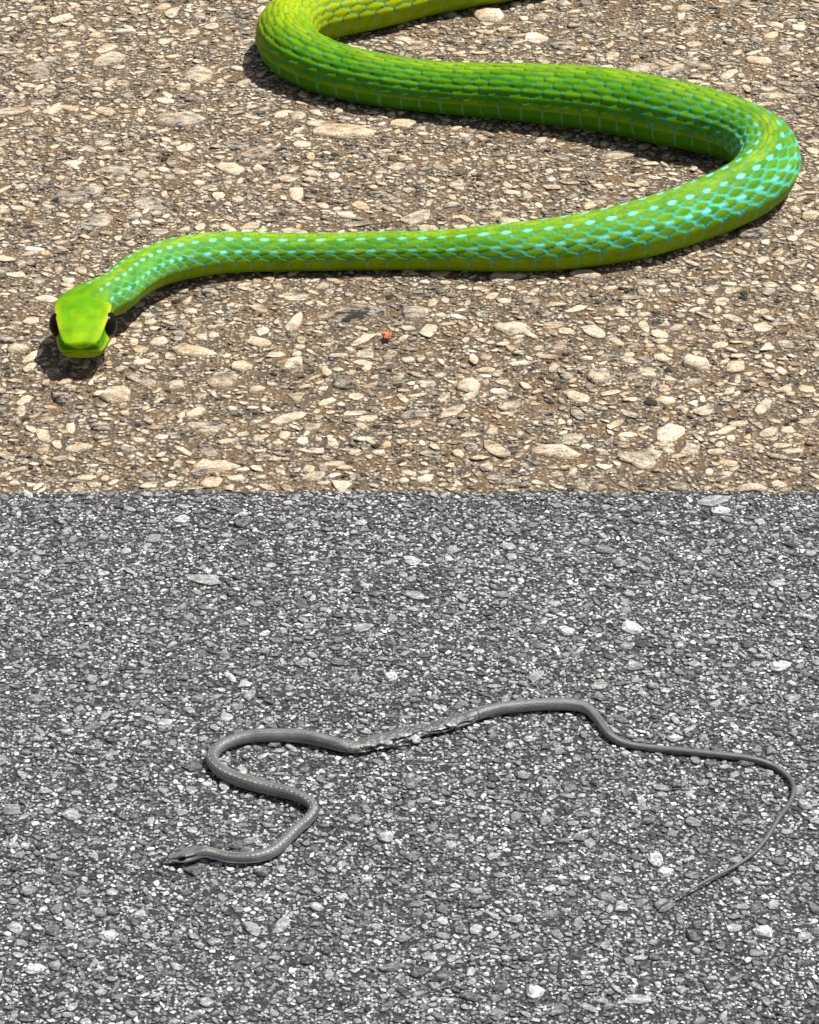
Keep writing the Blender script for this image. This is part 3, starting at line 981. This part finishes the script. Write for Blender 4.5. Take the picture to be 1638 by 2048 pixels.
def make_grey():
    px = GREY_PX
    lift = [0.0028, 0.0018, 0.0008] + [0.0005] * (len(px) - 13) + [0.0017] * 6 + [0.0026] * 4
    # arc lengths of a few landmarks along the traced line
    pts = np.array([at(x, y, t / 2 / px_per_m(at(x, y))) for x, y, t in px])
    cum = np.r_[0, np.cumsum(np.linalg.norm(np.diff(pts, axis=0), axis=1))]
    Lh = 0.0140
    s_of = lambda X: Lh * .98 + float(np.interp(X, [p[0] for p in px[21:33]], cum[21:33]))
    tears = [(s_of(728), s_of(840), .44, .13, .014), (s_of(868), s_of(950), .42, .07, .016), (s_of(700), s_of(735), .50, .03, .03)]
    creases = [s_of(962), s_of(876)]
    w0, w1, w2, w3 = s_of(690), s_of(735), s_of(930), s_of(985)

    def flat(s):
        q = sstep(w0, w1, s) * (1 - sstep(w2, w3, s))
        return 1 + 0.36 * q, 1 - 0.20 * q

    def extra(s, arc, R):
        q = sstep(w0, w1, s) * (1 - sstep(w2, w3, s))
        x = q * R * (0.34 * (vnoise(s * 220, arc * 4, 41) - .5) + .26 * (vnoise(s * 700, arc * 11, 43) - .5))
        for (a0, a1, arc0, wd, dk) in tears:
            along = sstep(a0, a0 + .004, s) * (1 - sstep(a1 - .004, a1, s))
            wob = 0.10 * (vnoise(s * 400, 0 * s, 3) - .5) + 0.08 * (vnoise(s * 1400, 0 * s, 7) - .5)
            dd = np.abs(arc * TS - (arc0 + wob)) / wd
            x = x - along * (1 - sstep(.5, 1.0, dd)) * R * 0.5
            x = x + along * np.exp(-((dd - 1.25) / .3) ** 2) * R * .12
        for cs in creases:
            x = x - 0.16 * R * np.exp(-((s - cs) / .0007) ** 2)
        return x
    TS = 1
    cfg = dict(name='grey_snake', seat=-0.0001, px=px, lift=lift, n=96, W=0.0035, Lh=Lh, snout=(333, 1716, 0.0042), nape=(396, 1703, 0.0046), hx=.85, hz=1.0, taper=.5,
               ds=0.00030, n_head=70, smooth=11, ridge=RIDGE, rows=17, relief=0.00012, keel=lambda s: 0.4 + 0 * s, flat=flat, extra=extra,
               L=lambda s: np.interp(s, [0, .016, .05, .2], [.0016, .0016, .0023, .0030]),
               colour=lambda I: grey_colour(dict(I, tears=tears, creases=creases, worn=(s_of(700), s_of(740), s_of(850), s_of(965)), tside=TS)))
    me, I = build_snake(cfg)
    mat = hide_material('grey_hide', 0.42, 0.5, 2500, 0.0)
    o = link('grey_snake', me, mat, label='slender dull grey snake with a torn crushed middle, stretched out on dark asphalt', category='snake')
    add_eyes(o, I, 0.47, 0.57, 0.04, 0.46, 'grey', longer=1.4)

    # torn flesh
    fm, nt, b = new_mat('pale_flesh')
    geo = nd(nt, 'ShaderNodeNewGeometry').outputs['Position']
    nt.links.new(ramp(nt, noise(nt, geo, 900, 4, .7), [(.3, .08), (.45, .30), (.7, .52)]), b.inputs['Base Color'])
    b.inputs['Roughness'].default_value = .4
    dm, nt2, b2 = new_mat('dark_flesh')
    geo2 = nd(nt2, 'ShaderNodeNewGeometry').outputs['Position']
    nt2.links.new(ramp(nt2, noise(nt2, geo2, 900, 4, .7), [(.35, .012), (.6, .04), (.75, .2)]), b2.inputs['Base Color'])
    b2.inputs['Roughness'].default_value = .3

    def blob(name, px_, py_, z, sx, sy, sz, seed, mat_):
        c = at(px_, py_, z)
        nu, nv = 18, 12
        V = []
        for a in range(nv + 1):
            al = a / nv * math.pi
            for q in range(nu):
                be = q / nu * 2 * math.pi
                d = np.array([math.sin(al) * math.cos(be), math.sin(al) * math.sin(be), math.cos(al)])
                k = 0.62 + 0.75 * vnoise(np.array([d[0] * 2.2 + seed]), np.array([d[1] * 2.2 + d[2] * 1.7 + seed]), seed)[0]
                k *= 0.8 + .4 * vnoise(np.array([d[0] * 5 + seed]), np.array([d[1] * 5 + d[2] * 4]), seed + 3)[0]
                V.append(c + d * k * [sx, sy, sz])
        Q = [(a * nu + q, a * nu + (q + 1) % nu, (a + 1) * nu + (q + 1) % nu, (a + 1) * nu + q) for a in range(nv) for q in range(nu)]
        link(name, mesh_np(name, V, quads=Q, smooth=True), mat_, parent=o)
    blob('torn_flesh', 829, 1477, .0018, .0032, .0026, .0013, 3, fm)
    blob('torn_flesh', 777, 1485, .0034, .0024, .0019, .0011, 8, fm)
    blob('torn_flesh', 813, 1479, .0016, .0040, .0022, .0012, 14, dm)
    blob('torn_flesh', 795, 1489, .0010, .0045, .0022, .0009, 19, dm)
    blob('torn_flesh', 902, 1450, .0042, .0026, .0012, .0009, 23, fm)
    blob('torn_flesh', 712, 1481, .0036, .0013, .0013, .0012, 27, fm)

    # forked tongue
    tm, nt3, b3 = new_mat('dark_tongue')
    b3.inputs['Base Color'].default_value = (.012, .012, .012, 1)
    b3.inputs['Roughness'].default_value = .35
    base = at(336, 1714, .0038)
    mid = at(327, 1721, .0030)
    ends = [at(318, 1728, .0022), at(322, 1731, .0016)]
    V, Q = [], []

    def strip(p, q, r0, r1):
        o0 = len(V)
        d = (q - p) / np.linalg.norm(q - p)
        sx = np.cross(d, [0, 0, 1.]); sx /= np.linalg.norm(sx)
        sz = np.cross(sx, d)
        for pt, rr in ((p, r0), (q, r1)):
            for k in range(6):
                a = k / 6 * 2 * math.pi
                V.append(pt + sx * math.cos(a) * rr + sz * math.sin(a) * rr * .6)
        for k in range(6):
            Q.append((o0 + k, o0 + (k + 1) % 6, o0 + 6 + (k + 1) % 6, o0 + 6 + k))
    strip(base, mid, .0005, .00045)
    for en in ends:
        strip(mid, en, .00038, .00012)
    link('tongue', mesh_np('tongue', V, quads=Q, smooth=True), tm, parent=o)
    return o, I


grey, RI = make_grey()


# ------------------------------------------------------------------ small litter
lm, nt, b = new_mat('orange_leaf')
geo = nd(nt, 'ShaderNodeNewGeometry').outputs['Position']
nt.links.new(ramp(nt, noise(nt, geo, 500, 3, .6), [(.3, (.20, .05, .015)), (.6, (.52, .17, .05)), (.8, (.62, .30, .12))]), b.inputs['Base Color'])
b.inputs['Roughness'].default_value = .6
c = at(777, 676, .0012)
outl = [(-.0042, .0002), (-.0026, .0018), (-.0012, .0046), (.0002, .0018), (.0022, .0040), (.0018, .0006), (.0040, -.0010), (.0016, -.0016), (.0012, -.0052), (-.0006, -.0020), (-.0024, -.0032), (-.0018, -.0006)]
V = [c + np.array([x, y, .0022 + .0012 * math.sin(i * 1.9)]) for i, (x, y) in enumerate(outl)]
V += [v - np.array([0, 0, .0005]) for v in V]
k = len(outl)
V += [c + np.array([0, 0, .0014]), c + np.array([0, 0, .0009])]
T = [(i, (i + 1) % k, 2 * k) for i in range(k)] + [(k + (i + 1) % k, k + i, 2 * k + 1) for i in range(k)]
Q = [(i, k + i, k + (i + 1) % k, (i + 1) % k) for i in range(k)]
link('leaf_fragment', mesh_np('leaf_fragment', V, tris=T, quads=Q), lm, label='tiny curled orange dry leaf fragment on the brown stone road', category='leaf')
